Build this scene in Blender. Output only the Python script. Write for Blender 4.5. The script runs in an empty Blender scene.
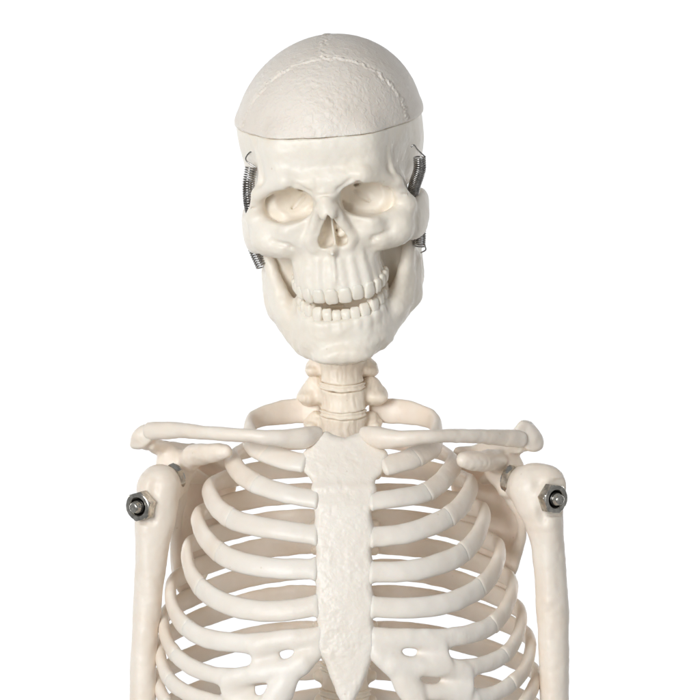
import bpy, math, random
import numpy as np
from math import radians, sin, cos, pi, sqrt
from mathutils import Matrix, Vector
random.seed(4)
rng = np.random.default_rng(7)
sc = bpy.context.scene

# ------------------------------------------------------------ camera, world, lamps, exposure
S = 0.75            # millimetres per photo pixel at the skeleton's mid plane
D = 2100.0          # camera distance, mm
cd = bpy.data.cameras.new("camera"); cam = bpy.data.objects.new("camera", cd)
sc.collection.objects.link(cam); sc.camera = cam
cam.location = (0, -D / 1000, 0); cam.rotation_euler = (pi / 2, 0, 0)
cd.sensor_width = 36; cd.lens = 36 * D / (700 * S); cd.clip_start = .05; cd.clip_end = 60
sc.view_settings.view_transform = 'Standard'; sc.view_settings.look = 'None'
sc.view_settings.exposure = 0; sc.view_settings.gamma = 1

w = bpy.data.worlds.new("World"); sc.world = w; w.use_nodes = True
w.node_tree.nodes["Background"].inputs[0].default_value = (.95, .975, 1, 1)
w.node_tree.nodes["Background"].inputs[1].default_value = 0.30

def area(name, loc, target, size, power, col=(1, 1, 1)):
    l = bpy.data.lights.new(name, 'AREA'); l.shape = 'RECTANGLE'; l.size, l.size_y = size
    l.energy = power; l.color = col
    o = bpy.data.objects.new(name, l); sc.collection.objects.link(o); o.location = loc
    o.rotation_euler = (Vector(target) - Vector(loc)).to_track_quat('-Z', 'Y').to_euler()
    return o
area("key_softbox", (-1.25, -2.5, .35), (0, 0, 0.02), (1.0, 1.2), 63, (.935, .97, 1))
area("fill_softbox", (1.7, -2.2, -.2), (0, 0, -.05), (1.2, 1.4), 3, (.935, .97, 1))
area("backdrop_light_left", (-2.3, 1.6, .1), (-.5, 3.2, .0), (.6, 2.8), 60, (.98, .99, 1))
area("backdrop_light_right", (2.3, 1.6, .1), (.5, 3.2, .0), (.6, 2.8), 60, (.98, .99, 1))

# ------------------------------------------------------------ materials
def bone_mat(name, col, dark, bump=.25, bscale=350, pits=0., rough=.42, sss=.25, pscale=260):
    m = bpy.data.materials.new(name); m.use_nodes = True; nt = m.node_tree; N = nt.nodes; L = nt.links
    b = N["Principled BSDF"]
    tc = N.new("ShaderNodeTexCoord")
    n1 = N.new("ShaderNodeTexNoise"); n1.inputs["Scale"].default_value = 28; n1.inputs["Detail"].default_value = 5
    n1.inputs["Roughness"].default_value = .6
    L.new(tc.outputs["Object"], n1.inputs["Vector"])
    r = N.new("ShaderNodeValToRGB"); r.color_ramp.elements[0].position = .34; r.color_ramp.elements[1].position = .62
    r.color_ramp.elements[0].color = (*dark, 1); r.color_ramp.elements[1].color = (*col, 1)
    L.new(n1.outputs["Fac"], r.inputs[0])
    # sparse little specks moulded into the plastic
    v = N.new("ShaderNodeTexVoronoi"); v.inputs["Scale"].default_value = 55
    L.new(tc.outputs["Object"], v.inputs["Vector"])
    vr = N.new("ShaderNodeValToRGB"); vr.color_ramp.elements[0].position = .03; vr.color_ramp.elements[1].position = .055
    vr.color_ramp.elements[0].color = (.25, .25, .25, 1); vr.color_ramp.elements[1].color = (0, 0, 0, 1)
    L.new(v.outputs["Distance"], vr.inputs[0])
    mx = N.new("ShaderNodeMix"); mx.data_type = 'RGBA'; L.new(vr.outputs[0], mx.inputs[0])
    L.new(r.outputs[0], mx.inputs[6]); mx.inputs[7].default_value = (.50, .36, .20, 1)
    L.new(mx.outputs[2], b.inputs["Base Color"])
    b.inputs["Roughness"].default_value = rough; b.inputs["Specular IOR Level"].default_value = .4
    b.inputs["Subsurface Weight"].default_value = sss
    b.inputs["Subsurface Radius"].default_value = (1, .62, .38); b.inputs["Subsurface Scale"].default_value = .004
    n2 = N.new("ShaderNodeTexNoise"); n2.inputs["Scale"].default_value = bscale; n2.inputs["Detail"].default_value = 3
    L.new(tc.outputs["Object"], n2.inputs["Vector"])
    bp = N.new("ShaderNodeBump"); bp.inputs["Strength"].default_value = bump; bp.inputs["Distance"].default_value = .0006
    L.new(n2.outputs["Fac"], bp.inputs["Height"])
    n3 = N.new("ShaderNodeTexNoise"); n3.inputs["Scale"].default_value = 75; n3.inputs["Detail"].default_value = 2
    L.new(tc.outputs["Object"], n3.inputs["Vector"])
    bp2 = N.new("ShaderNodeBump"); bp2.inputs["Strength"].default_value = .32; bp2.inputs["Distance"].default_value = .002
    L.new(n3.outputs["Fac"], bp2.inputs["Height"]); L.new(bp.outputs[0], bp2.inputs["Normal"])
    last = bp2
    if pits:
        n4 = N.new("ShaderNodeTexNoise"); n4.inputs["Scale"].default_value = pscale; n4.inputs["Detail"].default_value = 1
        n4.inputs["Distortion"].default_value = .9
        L.new(tc.outputs["Object"], n4.inputs["Vector"])
        rr = N.new("ShaderNodeValToRGB"); rr.color_ramp.elements[0].position = .50; rr.color_ramp.elements[1].position = .66
        L.new(n4.outputs["Fac"], rr.inputs[0])
        bp3 = N.new("ShaderNodeBump"); bp3.inputs["Strength"].default_value = pits; bp3.inputs["Distance"].default_value = .0009
        L.new(rr.outputs[0], bp3.inputs["Height"]); L.new(bp2.outputs[0], bp3.inputs["Normal"]); last = bp3
    L.new(last.outputs[0], b.inputs["Normal"])
    return m

BONE = bone_mat("cream_bone_plastic", (.90, .805, .70), (.855, .735, .61))
HEAD = bone_mat("ivory_skull_plastic", (.90, .822, .715), (.86, .77, .645), bump=.2)
CAP = bone_mat("shade_toned_cap_plastic", (.85, .77, .68), (.80, .71, .615), pits=.25, rough=.5)  # darker than the face: shade of the upturned top put into the colour
STERN = bone_mat("pale_sternum_plastic", (.90, .82, .725), (.87, .78, .675), pits=.12, pscale=190)
CART = bone_mat("pale_cartilage_plastic", (.90, .825, .735), (.86, .77, .665))
SPINE = bone_mat("warm_vertebra_plastic", (.90, .795, .665), (.87, .74, .60))
TOOTH = bone_mat("tooth_enamel_plastic", (.90, .822, .71), (.85, .76, .635), rough=.36)

def metal(name, col, rough):
    m = bpy.data.materials.new(name); m.use_nodes = True; nt = m.node_tree; b = nt.nodes["Principled BSDF"]
    b.inputs["Metallic"].default_value = 1; b.inputs["Roughness"].default_value = rough
    tc = nt.nodes.new("ShaderNodeTexCoord"); n = nt.nodes.new("ShaderNodeTexNoise"); n.inputs["Scale"].default_value = 220
    n.inputs["Detail"].default_value = 4
    r = nt.nodes.new("ShaderNodeValToRGB"); r.color_ramp.elements[0].position = .35; r.color_ramp.elements[1].position = .65
    r.color_ramp.elements[0].color = (*[c * .55 for c in col], 1); r.color_ramp.elements[1].color = (*col, 1)
    nt.links.new(tc.outputs["Object"], n.inputs["Vector"]); nt.links.new(n.outputs["Fac"], r.inputs[0])
    nt.links.new(r.outputs[0], b.inputs["Base Color"])
    return m
STEEL = metal("nickel_plated_steel", (.74, .70, .63), .2)
DSTEEL = metal("dark_thread_steel", (.16, .15, .14), .35)
SPRING = metal("spring_steel_wire", (.50, .475, .45), .25)

# ------------------------------------------------------------ building helpers
root = bpy.data.objects.new("anatomical_skeleton", None); sc.collection.objects.link(root)
root.location = (0, .03, -.40); root.empty_display_size = .1
root["label"] = "cream plastic anatomical skeleton model with turned skull, rib cage and bolted shoulders"
root["category"] = "skeleton model"
WM = {root: Matrix.Translation(root.location)}

def link(name, me, mat, parent, label=None):
    me.materials.append(mat)
    o = bpy.data.objects.new(name, me); sc.collection.objects.link(o)
    o.parent = parent
    if parent is not None: o.matrix_parent_inverse = WM[parent].inverted()
    WM[o] = Matrix.Identity(4)
    if label: o["label"] = label
    return o

def mesh(name, V, F, mat, parent, label=None, smooth=True):
    """V in mm (world), F list/array of faces"""
    V = np.asarray(V, dtype=np.float64) * .001
    me = bpy.data.meshes.new(name)
    if isinstance(F, np.ndarray):
        nq = len(F); k = F.shape[1]
        me.vertices.add(len(V)); me.vertices.foreach_set("co", V.ravel())
        me.loops.add(nq * k); me.loops.foreach_set("vertex_index", F.astype(np.int32).ravel())
        me.polygons.add(nq); me.polygons.foreach_set("loop_start", np.arange(0, nq * k, k, dtype=np.int32))
        me.update(calc_edges=True); me.validate()
    else:
        me.from_pydata([tuple(v) for v in V], [], F); me.update()
    me.polygons.foreach_set("use_smooth", np.full(len(me.polygons), smooth)); me.update()
    return link(name, me, mat, parent, label)

def rotm(p, y, r):
    p, y, r = map(radians, (p, y, r))
    Rx = np.array([[1, 0, 0], [0, cos(p), -sin(p)], [0, sin(p), cos(p)]])
    Rz = np.array([[cos(y), -sin(y), 0], [sin(y), cos(y), 0], [0, 0, 1]])
    Ry = np.array([[cos(r), 0, sin(r)], [0, 1, 0], [-sin(r), 0, cos(r)]])
    return Ry @ Rz @ Rx

def P(px, py, y=0.):
    """photo pixel + real depth (mm, + is away) -> world mm"""
    k = (D + y) / D * S
    return np.array([(px - 350) * k, y, (350 - py) * k])

def vnoise(p, seed=0):
    """smooth value noise on Nx3 points, -1..1"""
    r = np.random.default_rng(seed); T = r.uniform(-1, 1, (32, 32, 32))
    i = np.floor(p).astype(int); f = p - i; f = f * f * (3 - 2 * f); out = 0
    for a in (0, 1):
        for b in (0, 1):
            for c in (0, 1):
                wt = (f[:, 0] if a else 1 - f[:, 0]) * (f[:, 1] if b else 1 - f[:, 1]) * (f[:, 2] if c else 1 - f[:, 2])
                out = out + wt * T[(i[:, 0] + a) % 32, (i[:, 1] + b) % 32, (i[:, 2] + c) % 32]
    return out

def catmull(pts, n):
    """centripetal-ish resample of control rows (any columns), n samples evenly by length of first 3 columns"""
    p = np.asarray(pts, float); p = np.vstack([2 * p[0] - p[1], p, 2 * p[-1] - p[-2]])
    out = []
    for i in range(1, len(p) - 2):
        for t in np.linspace(0, 1, 14, endpoint=False):
            a, b, c, d = p[i - 1:i + 3]
            out.append(.5 * (2 * b + (c - a) * t + (2 * a - 5 * b + 4 * c - d) * t * t + (3 * b - a - 3 * c + d) * t ** 3))
    out.append(p[-2]); out = np.array(out)
    s = np.r_[0, np.cumsum(np.linalg.norm(np.diff(out[:, :3], axis=0), axis=1))]
    q = np.linspace(0, s[-1], n)
    return np.stack([np.interp(q, s, out[:, j]) for j in range(out.shape[1])], 1)

# ---- signed distance volume + surface nets
def smin(a, b, k):
    if k <= 0: return np.minimum(a, b)
    h = np.maximum(k - np.abs(a - b), 0) / k
    return np.minimum(a, b) - h * h * k * .25

class Vol:
    def __init__(s, lo, hi, h):
        s.lo = np.array(lo, float); s.h = h
        s.n = np.ceil((np.array(hi, float) - s.lo) / h).astype(int) + 1
        s.D = np.full(s.n, 1e3, np.float32)
    def _s(s, lo, hi):
        a = np.clip(np.floor((np.array(lo) - s.lo) / s.h).astype(int), 0, s.n)
        b = np.clip(np.ceil((np.array(hi) - s.lo) / s.h).astype(int) + 1, 0, s.n)
        sl = tuple(slice(i, j) for i, j in zip(a, b))
        g = [(s.lo[i] + s.h * np.arange(a[i], b[i])).astype(np.float32) for i in range(3)]
        return sl, g[0][:, None, None], g[1][None, :, None], g[2][None, None, :]
    def add(s, prim, k=3.):
        f, lo, hi = prim; p = k + 3 * s.h
        sl, x, y, z = s._s(np.array(lo) - p, np.array(hi) + p)
        if 0 in s.D[sl].shape: return
        s.D[sl] = smin(s.D[sl], f(x, y, z).astype(np.float32), k)
    def cut(s, prim, k=2.):
        f, lo, hi = prim; p = k + 3 * s.h
        sl, x, y, z = s._s(np.array(lo) - p, np.array(hi) + p)
        if 0 in s.D[sl].shape: return
        s.D[sl] = -smin(-s.D[sl], f(x, y, z).astype(np.float32), k)
    def sym(s, op, maker, k):
        for sg in (-1, 1): getattr(s, op)(maker(sg), k)
    def net(s):
        d = s.D.copy()
        d[[0, -1]] = np.maximum(d[[0, -1]], .5); d[:, [0, -1]] = np.maximum(d[:, [0, -1]], .5); d[:, :, [0, -1]] = np.maximum(d[:, :, [0, -1]], .5)
        ins = d < 0
        nx, ny, nz = d.shape
        cnt = np.zeros((nx - 1, ny - 1, nz - 1), np.int8)
        for a in (0, 1):
            for b in (0, 1):
                for c in (0, 1):
                    cnt += ins[a:nx - 1 + a, b:ny - 1 + b, c:nz - 1 + c]
        act = (cnt > 0) & (cnt < 8)
        I = np.argwhere(act); idx = np.full(act.shape, -1, np.int32); idx[act] = np.arange(len(I))
        acc = np.zeros((len(I), 3)); num = np.zeros(len(I))
        corners = [(a, b, c) for a in (0, 1) for b in (0, 1) for c in (0, 1)]
        val = {c: d[I[:, 0] + c[0], I[:, 1] + c[1], I[:, 2] + c[2]] for c in corners}
        for c in corners:
            for ax in range(3):
                if c[ax]: continue
                e = list(c); e[ax] = 1; e = tuple(e)
                v0, v1 = val[c], val[e]; m = (v0 < 0) != (v1 < 0)
                t = np.where(m, v0 / np.where(m, v0 - v1, 1), 0)
                p = np.tile(np.array(c, float), (len(I), 1)); p[:, ax] += t
                acc[m] += p[m]; num[m] += 1
        V = s.lo + s.h * (I + acc / num[:, None])
        F = []
        for ax in range(3):
            b_, c_ = [(1, 2), (2, 0), (0, 1)][ax]
            sl0 = [slice(None)] * 3; sl1 = [slice(None)] * 3
            sl0[ax] = slice(0, -1); sl1[ax] = slice(1, None)
            i0 = ins[tuple(sl0)]; i1 = ins[tuple(sl1)]
            E = np.argwhere(i0 != i1)
            E = E[(E[:, b_] > 0) & (E[:, c_] > 0) & (E[:, b_] < s.n[b_] - 1) & (E[:, c_] < s.n[c_] - 1)]
            fl = i0[E[:, 0], E[:, 1], E[:, 2]]
            def q(db, dc):
                J = E.copy(); J[:, b_] -= db; J[:, c_] -= dc
                return idx[J[:, 0], J[:, 1], J[:, 2]]
            Q = np.stack([q(1, 1), q(0, 1), q(0, 0), q(1, 0)], 1)
            Q[~fl] = Q[~fl][:, ::-1]
            F.append(Q)
        F = np.vstack(F); F = F[(F >= 0).all(1)]
        # one light relaxation along the surface removes the grid's stair-stepping
        for _ in range(2):
            A = np.zeros_like(V); n = np.zeros(len(V))
            for i in range(4):
                j = (i + 1) % 4
                np.add.at(A, F[:, i], V[F[:, j]]); np.add.at(n, F[:, i], 1)
            n = np.maximum(n, 1)
            V = V * .5 + .5 * A / n[:, None]
        return V, F

def ell(c, r, R=None):
    c = np.array(c, float); r = np.array(r, float); m = r.max() if R is not None else r
    def f(x, y, z):
        a, b, g = x - c[0], y - c[1], z - c[2]
        if R is not None:
            M = np.asarray(R).T
            a, b, g = M[0, 0] * a + M[0, 1] * b + M[0, 2] * g, M[1, 0] * a + M[1, 1] * b + M[1, 2] * g, M[2, 0] * a + M[2, 1] * b + M[2, 2] * g
        k0 = np.sqrt((a / r[0]) ** 2 + (b / r[1]) ** 2 + (g / r[2]) ** 2)
        k1 = np.sqrt((a / r[0] ** 2) ** 2 + (b / r[1] ** 2) ** 2 + (g / r[2] ** 2) ** 2)
        return k0 * (k0 - 1) / np.maximum(k1, 1e-6)
    return f, c - m, c + m

def cone(a, b, ra, rb):
    a = np.array(a, float); b = np.array(b, float); ab = b - a; L2 = ab @ ab; m = max(ra, rb)
    def f(x, y, z):
        t = np.clip(((x - a[0]) * ab[0] + (y - a[1]) * ab[1] + (z - a[2]) * ab[2]) / L2, 0, 1)
        return np.sqrt((x - a[0] - t * ab[0]) ** 2 + (y - a[1] - t * ab[1]) ** 2 + (z - a[2] - t * ab[2]) ** 2) - (ra + (rb - ra) * t)
    return f, np.minimum(a, b) - m, np.maximum(a, b) + m

def box(c, h, r=3., R=None):
    c = np.array(c, float); h = np.array(h, float); m = np.linalg.norm(h) if R is not None else h
    def f(x, y, z):
        a, b, g = x - c[0], y - c[1], z - c[2]
        if R is not None:
            M = np.asarray(R).T
            a, b, g = M[0, 0] * a + M[0, 1] * b + M[0, 2] * g, M[1, 0] * a + M[1, 1] * b + M[1, 2] * g, M[2, 0] * a + M[2, 1] * b + M[2, 2] * g
        qx, qy, qz = np.abs(a) - h[0] + r, np.abs(b) - h[1] + r, np.abs(g) - h[2] + r
        return np.sqrt(np.maximum(qx, 0) ** 2 + np.maximum(qy, 0) ** 2 + np.maximum(qz, 0) ** 2) + np.minimum(np.maximum(qx, np.maximum(qy, qz)), 0) - r
    return f, c - m, c + m

def band(rows, up=(0, 0, 1)):
    """polyline with elliptic section; rows x,y,z,half_height,half_thickness ; 'up' is the tall direction"""
    rows = np.asarray(rows, float); up = np.array(up, float)
    if 2 < len(rows) < 10: rows = catmull(rows, 5 * len(rows))
    m = rows[:, 3:5].max()
    def f(x, y, z):
        best = None
        for a, b in zip(rows[:-1], rows[1:]):
            d = b[:3] - a[:3]; L2 = d @ d
            if L2 < 1e-6: continue
            t_ = d / sqrt(L2)
            u = up - (up @ t_) * t_; u /= np.linalg.norm(u); v = np.cross(t_, u)
            X, Y, Z = x - a[0], y - a[1], z - a[2]
            t = np.clip((X * d[0] + Y * d[1] + Z * d[2]) / L2, 0, 1)
            hh = a[3] + (b[3] - a[3]) * t; ht = a[4] + (b[4] - a[4]) * t
            X, Y, Z = X - t * d[0], Y - t * d[1], Z - t * d[2]
            pu = X * u[0] + Y * u[1] + Z * u[2]; pv = X * v[0] + Y * v[1] + Z * v[2]; pt = X * t_[0] + Y * t_[1] + Z * t_[2]
            k0 = np.sqrt((pu / hh) ** 2 + (pv / ht) ** 2 + (pt / ht) ** 2)
            k1 = np.sqrt((pu / hh ** 2) ** 2 + (pv / ht ** 2) ** 2 + (pt / ht ** 2) ** 2)
            g = np.where(k1 > 1e-5, k0 * (k0 - 1) / np.maximum(k1, 1e-5), -np.minimum(hh, ht))
            best = g if best is None else smin(best, g, .35)
        return best
    return f, rows[:, :3].min(0) - m, rows[:, :3].max(0) + m

def poly2(P2, x, z):
    P2 = np.asarray(P2, float); d = None; s = None
    for i in range(len(P2)):
        a = P2[i]; b = P2[i - 1]; e = b - a; wx, wz = x - a[0], z - a[1]
        t = np.clip((wx * e[0] + wz * e[1]) / (e @ e), 0, 1)
        q = (wx - e[0] * t) ** 2 + (wz - e[1] * t) ** 2
        c1 = (z >= a[1]); c2 = (z < b[1]); c3 = (e[0] * wz > e[1] * wx)
        fl = (c1 & c2 & c3) | (~c1 & ~c2 & ~c3)
        d = q if d is None else np.minimum(d, q)
        sg = np.where(fl, -1., 1.)
        s = sg if s is None else s * sg
    return s * np.sqrt(d)

def smooth_poly(pts, n=60):
    p = np.asarray(pts, float); p = np.vstack([p, p[:1]])
    q = np.zeros((len(p), 3)); q[:, :2] = p
    return catmull(q, n)[:-1, :2]

def plate(P2, yc, t, r=2., ylo=-100, yhi=120):
    """extruded outline in x,z following the sheet y = yc(x,z), half thickness t"""
    P2 = np.asarray(P2, float)
    def f(x, y, z):
        d2 = poly2(P2, x, z)
        n = np.abs(y - yc(x, z)) - (t(x, z) if callable(t) else t) + r
        a = d2 + r
        return np.sqrt(np.maximum(a, 0) ** 2 + np.maximum(n, 0) ** 2) + np.minimum(np.maximum(a, n), 0) - r
    return f, (P2[:, 0].min(), ylo, P2[:, 1].min()), (P2[:, 0].max(), yhi, P2[:, 1].max())

def plate_x(P2, xc, t, r=2.):
    """outline in y,z extruded across x, following the sheet x = xc(y,z)"""
    P2 = np.asarray(P2, float); cx = [xc(a, b) for a, b in P2]
    def f(x, y, z):
        a = poly2(P2, y, z) + r; n = np.abs(x - xc(y, z)) - t + r
        return np.sqrt(np.maximum(a, 0) ** 2 + np.maximum(n, 0) ** 2) + np.minimum(np.maximum(a, n), 0) - r
    return f, (min(cx) - t - 3, P2[:, 0].min(), P2[:, 1].min()), (max(cx) + t + 3, P2[:, 0].max(), P2[:, 1].max())

# ---- swept bone
def sweep(rows, nrm, n=60, seg=16, cap=3, sup=2.2):
    """rows: x,y,z,half_height,half_thickness[,tilt]; nrm(p,t)-> outward normal. rounded ends."""
    q = catmull(rows, n)
    T = np.gradient(q[:, :3], axis=0); T /= np.linalg.norm(T, axis=1)[:, None]
    V = []; F = []
    rings = []
    def ring(p, t, hh, ht, i):
        nn = nrm(q[i, :3], t, i / (n - 1)); nn = nn - (nn @ t) * t; nn /= np.linalg.norm(nn); u = np.cross(t, nn)
        st = len(V)
        for k in range(seg):
            a = 2 * pi * k / seg; c_, s_ = cos(a), sin(a)
            c_ = math.copysign(abs(c_) ** (2 / sup), c_); s_ = math.copysign(abs(s_) ** (2 / sup), s_)
            V.append(p + u * hh * s_ + nn * ht * c_)
        rings.append(st)
    for j in range(cap, 0, -1):
        a = j / cap * pi / 2 * .93; rr = cos(a); ring(q[0, :3] - T[0] * q[0, 4] * .6 * sin(a), T[0], q[0, 3] * rr, q[0, 4] * rr, 0)
    for i in range(n): ring(q[i, :3], T[i], q[i, 3], q[i, 4], i)
    for j in range(1, cap + 1):
        a = j / cap * pi / 2 * .93; rr = cos(a); ring(q[-1, :3] + T[-1] * q[-1, 4] * .6 * sin(a), T[-1], q[-1, 3] * rr, q[-1, 4] * rr, n - 1)
    for a, b in zip(rings[:-1], rings[1:]):
        for k in range(seg): F.append((a + k, a + (k + 1) % seg, b + (k + 1) % seg, b + k))
    F.append(tuple(range(rings[0] + seg - 1, rings[0] - 1, -1))); F.append(tuple(range(rings[-1], rings[-1] + seg)))
    return np.array(V), F

def rough(V, amp, sc_, seed=0):
    V = np.asarray(V); c = np.stack([vnoise(V / sc_, seed + i) for i in range(3)], 1)
    return V + amp * c

# ============================================================ HEAD
HC = np.array([(338 - 350) * S, 20., (350 - 215) * S])
HR = rotm(14, -5, -5)
def head(V): return np.asarray(V) @ HR.T + HC
def H(px, py, yl):
    c = HR.T @ (np.array([0, -D, 0.]) - HC); d = HR.T @ np.array([(px - 350) * S, D, (350 - py) * S])
    return c + (yl - c[1]) / d[1] * d

def cutz(x, y): return 75.5 - .035 * x + 0 * y

# --- cranium and face
hv = Vol((-80, -104, -76), (80, 98, 144), 1.0)
def warp(x, z):
    t = np.clip((z - 80) / 50, 0, 1.2)
    return (x - 4.0 * t) * (1 + .03 * t)
def cranium():
    f, lo, hi = ell((1, 3, 72), (69.3, 89, 65))
    return (lambda x, y, z: f(warp(x, z), y, z)), lo, hi
hv.add(cranium(), 0)
hv.add(ell((1, 15, 48), (67, 76, 50)), 10)                    # lower vault
hv.add(box((0, -42, 56), (45, 43, 30), 20), 9)                # squared forehead
hv.add(box((0, -20, 5), (30, 34, 30), 12), 10)                # skull base
hv.add(ell((0, 45, 8), (46, 38, 20)), 10)
def L(f): return lambda sg: f(sg)
# temples pressed in behind the brow
hv.sym('cut', lambda s: ell((s * 75, -50, 34), (20, 30, 34)), 8)
hv.sym('add', lambda s: ell((s * 34, -40, 24), (23, 19, 22)), 6)
hv.add(box((0, -8, -30), (31, 5, 41), 5), 4)  # added slab behind the mouth, blocks the white backdrop
hv.sym('add', lambda s: box((s * 36, -25, -28), (17, 6, 34), 6), 6)         # pterygoid wall, enlarged to block the bright backdrop, set forward to catch light
# brows
hv.sym('add', lambda s: cone((s * 9, -83.5, 42), (s * 28, -84, 46), 6.2, 5), 9)
hv.sym('add', lambda s: cone((s * 28, -84.5, 46), (s * 50, -66, 35), 5, 4.5), 5)
hv.add(ell((0, -85, 42), (13, 4.5, 8)), 7)
# lateral orbital pillar, cheekbone
hv.sym('add', lambda s: cone((s * 51, -64, 33), (s * 56, -57, 16), 5, 6.5), 5)
hv.sym('add', lambda s: cone((s * 56, -57, 16), (s * 49, -63, 0), 6.5, 9.5), 5)
hv.sym('add', lambda s: cone((s * 49, -63, 0), (s * 37, -70, -5), 9.5, 9), 6)
hv.sym('add', lambda s: band([(s * 50, -60, 3, 14, 6), (s * 60, -48, 2, 15, 5.5), (s * 64.5, -34, 3, 15, 5), (s * 66, -18, 7, 11, 4.5), (s * 64.5, 0, 10, 6, 4), (s * 60, 10, 10, 6, 4)]), 4)
# infraorbital rim
hv.sym('add', lambda s: cone((s * 15, -80, 17), (s * 31, -78.5, 9.5), 2.8, 3), 6)
hv.sym('add', lambda s: cone((s * 31, -78.5, 9), (s * 50, -65, 12), 3.4, 3.4), 5)
hv.sym('add', lambda s: ell((s * 43, -64, 0), (13, 9, 12)), 8)
# maxilla
def maxilla():
    def f(x, y, z):
        rx = 32.2 + np.clip((z + 30) / 30, 0, 1.2) * 1.5; ry = 38 - np.clip((z + 36) / 40, 0, 1.2) * 6
        e = np.sqrt((x / rx) ** 2 + ((y + 50) / ry) ** 2)
        d = (np.abs(x / rx) ** 2.9 + np.abs((y + 50) / ry) ** 2.9) ** (1 / 2.9)
        d = (d - 1) * 30
        q = np.maximum(np.abs(z + 15.5 - 3.2 * np.clip((y + 87) / 32, 0, 1)) - 27, y + 22)
        return smax3(d, q)
    return f, (-40, -92, -46), (40, -20, 18)
def smax3(a, b, k=4.): return -smin(-a, -b, k)
hv.add(maxilla(), 6)
hv.add(cone((0, -76, 30), (0, -78, 4), 11, 12), 8)
hv.sym('add', lambda s: ell((s * 27, -76, 1), (11, 6.5, 11)), 9)            # nasal root
hv.add(band([(0, -84, 37, 6.5, 5), (0, -90, 28, 6, 5.5), (1, -94.5, 21, 6.5, 5)], up=(1, 0, 0)), 4)
hv.sym('add', lambda s: cone((s * 6, -89.5, 24), (s * 15, -82, 0), 3.6, 4), 3.5)
hv.sym('add', lambda s: cone((s * 15, -82, 0), (s * 13, -82.5, -6), 3.6, 3), 4)
# canine fossae and cheek hollows
hv.sym('cut', lambda s: ell((s * 28, -87, -13), (6, 8, 8)), 8)
hv.sym('cut', lambda s: ell((s * 49, -56, -27), (10, 22, 12)), 5)
# orbits
def orbit(s):
    R = rotm(0, s * -14, s * 7)
    def f(x, y, z):
        X = s * x - 29.8; Y = y + 82; Z = z - 26.5 - (s * x - 30) * -.10
        dep = np.clip((Y + 6) / 40, 0, 1.3)
        rx = 19.2 - 7.5 * dep ** 1.6; rz = 13.4 - 5.0 * dep ** 1.6
        X = X + 5 * dep
        d = ((np.abs(X) / rx) ** 2.45 + (np.abs(Z) / rz) ** 2.45) ** (1 / 2.45)
        d = (d - 1) * np.minimum(rx, rz)
        return smax3(d, Y - 31, 12.)
    return f, (min(s * 8, s * 52), -104, 8), (max(s * 8, s * 52), -54, 46)
hv.sym('cut', orbit, 1.3)
hv.sym('cut', lambda s: cone((s * 19, -51, 28), (s * 30, -52, 18), 1.1, .7), 3)   # orbital fissure
hv.sym('cut', lambda s: cone((s * 20, -51, 34), (s * 25, -52, 36), 2.2, 1.2), 2)
hv.sym('cut', lambda s: ell((s * 25, -87.5, 41), (2.5, 3, 1.2)), 1.5)               # supraorbital notch
# nose opening
nose = smooth_poly([(1.2, 21.5), (3.4, 17.5), (7.8, 9), (12.4, 1), (11.6, -4.2), (6.6, -6), (2.2, -4.6), (-3, -6.4), (-7.6, -4.8), (-8.8, 1), (-5.2, 9), (-1.2, 17)], 70)
hv.cut(plate(nose, lambda x, z: -92 - (z - 21) * .12 + 0 * x, 19, 6, -114, -66), 1.6)
hv.add(box((2.6, -74, 4), (.9, 10, 16), .8), 2)              # septum
hv.sym('add', lambda s: ell((s * 8, -74, 2), (3.4, 5, 3)), 3)
hv.sym('add', lambda s: ell((s * 6, -74, 9), (2, 4, 3)), 3)
hv.add(cone((.8, -84, -8), (.8, -91.5, -9), 3.2, 1.5), 3)     # nasal spine
hv.add(cone((.8, -86, -10), (.8, -88, -30), 1.8, 1.2), 3)
# tooth root bulges
def arch(a, rx, ry, cy):
    return rx * sin(a), cy - ry * cos(a)
UW = [9.8, 9.0, 8.4, 7.2, 7.2, 8.6, 8.4]
def layout(W, rx, ry, cy, e=2.35):
    """walk along a superellipse arc placing teeth both ways from the midline"""
    aa = np.linspace(0, pi / 2, 400); X = rx * np.sin(aa) ** (2 / e); Y = cy - ry * np.cos(aa) ** (2 / e)
    s = np.r_[0, np.cumsum(np.hypot(np.diff(X), np.diff(Y)))]
    out = []; pos = 0
    for i, wd in enumerate(W):
        m = pos + wd / 2
        if m > s[-1]: break
        x, y = np.interp(m, s, X), np.interp(m, s, Y)
        x2, y2 = np.interp(m + .8, s, X), np.interp(m + .8, s, Y); x1, y1 = np.interp(m - .8, s, X), np.interp(m - .8, s, Y)
        ang = math.atan2(y2 - y1, x2 - x1)
        out.append((i, x, y, ang, wd)); pos += wd
    return out
UT = layout(UW, 31.2, 37.5, -50, 3.0)
for i, x, y, ang, wd in UT:
    top = (-16 if i != 2 else -8)
    for s in (-1, 1):
        hv.add(cone((s * x * .98 + 1.6, y + 2.1, -38.5 + 5 * np.clip((y + 87.5) / 32, 0, 1)), (s * x * .86 + 1.2, y + 3.5 + (i > 2) * 1, top), 3.9 if i != 2 else 4.3, 1.8), 2.5)
hv.sym('cut', lambda s: cone((s * 10, -89.5, 37), (s * 21, -90, 44.5), 1.2, .8), 2.2)
hv.cut(cone((-8, -91, 34.5), (8, -91, 34.5), .9, .9), 1.5)
# infraorbital crease under the cheek rim
hv.sym('cut', lambda s: cone((s * 31, -82, -2), (s * 44, -77, 1), 1.1, 1.1), 3)
hv.sym('cut', lambda s: ell((s * 30, -82, -4), (2.2, 3, 1.6)), 1.5)
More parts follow.
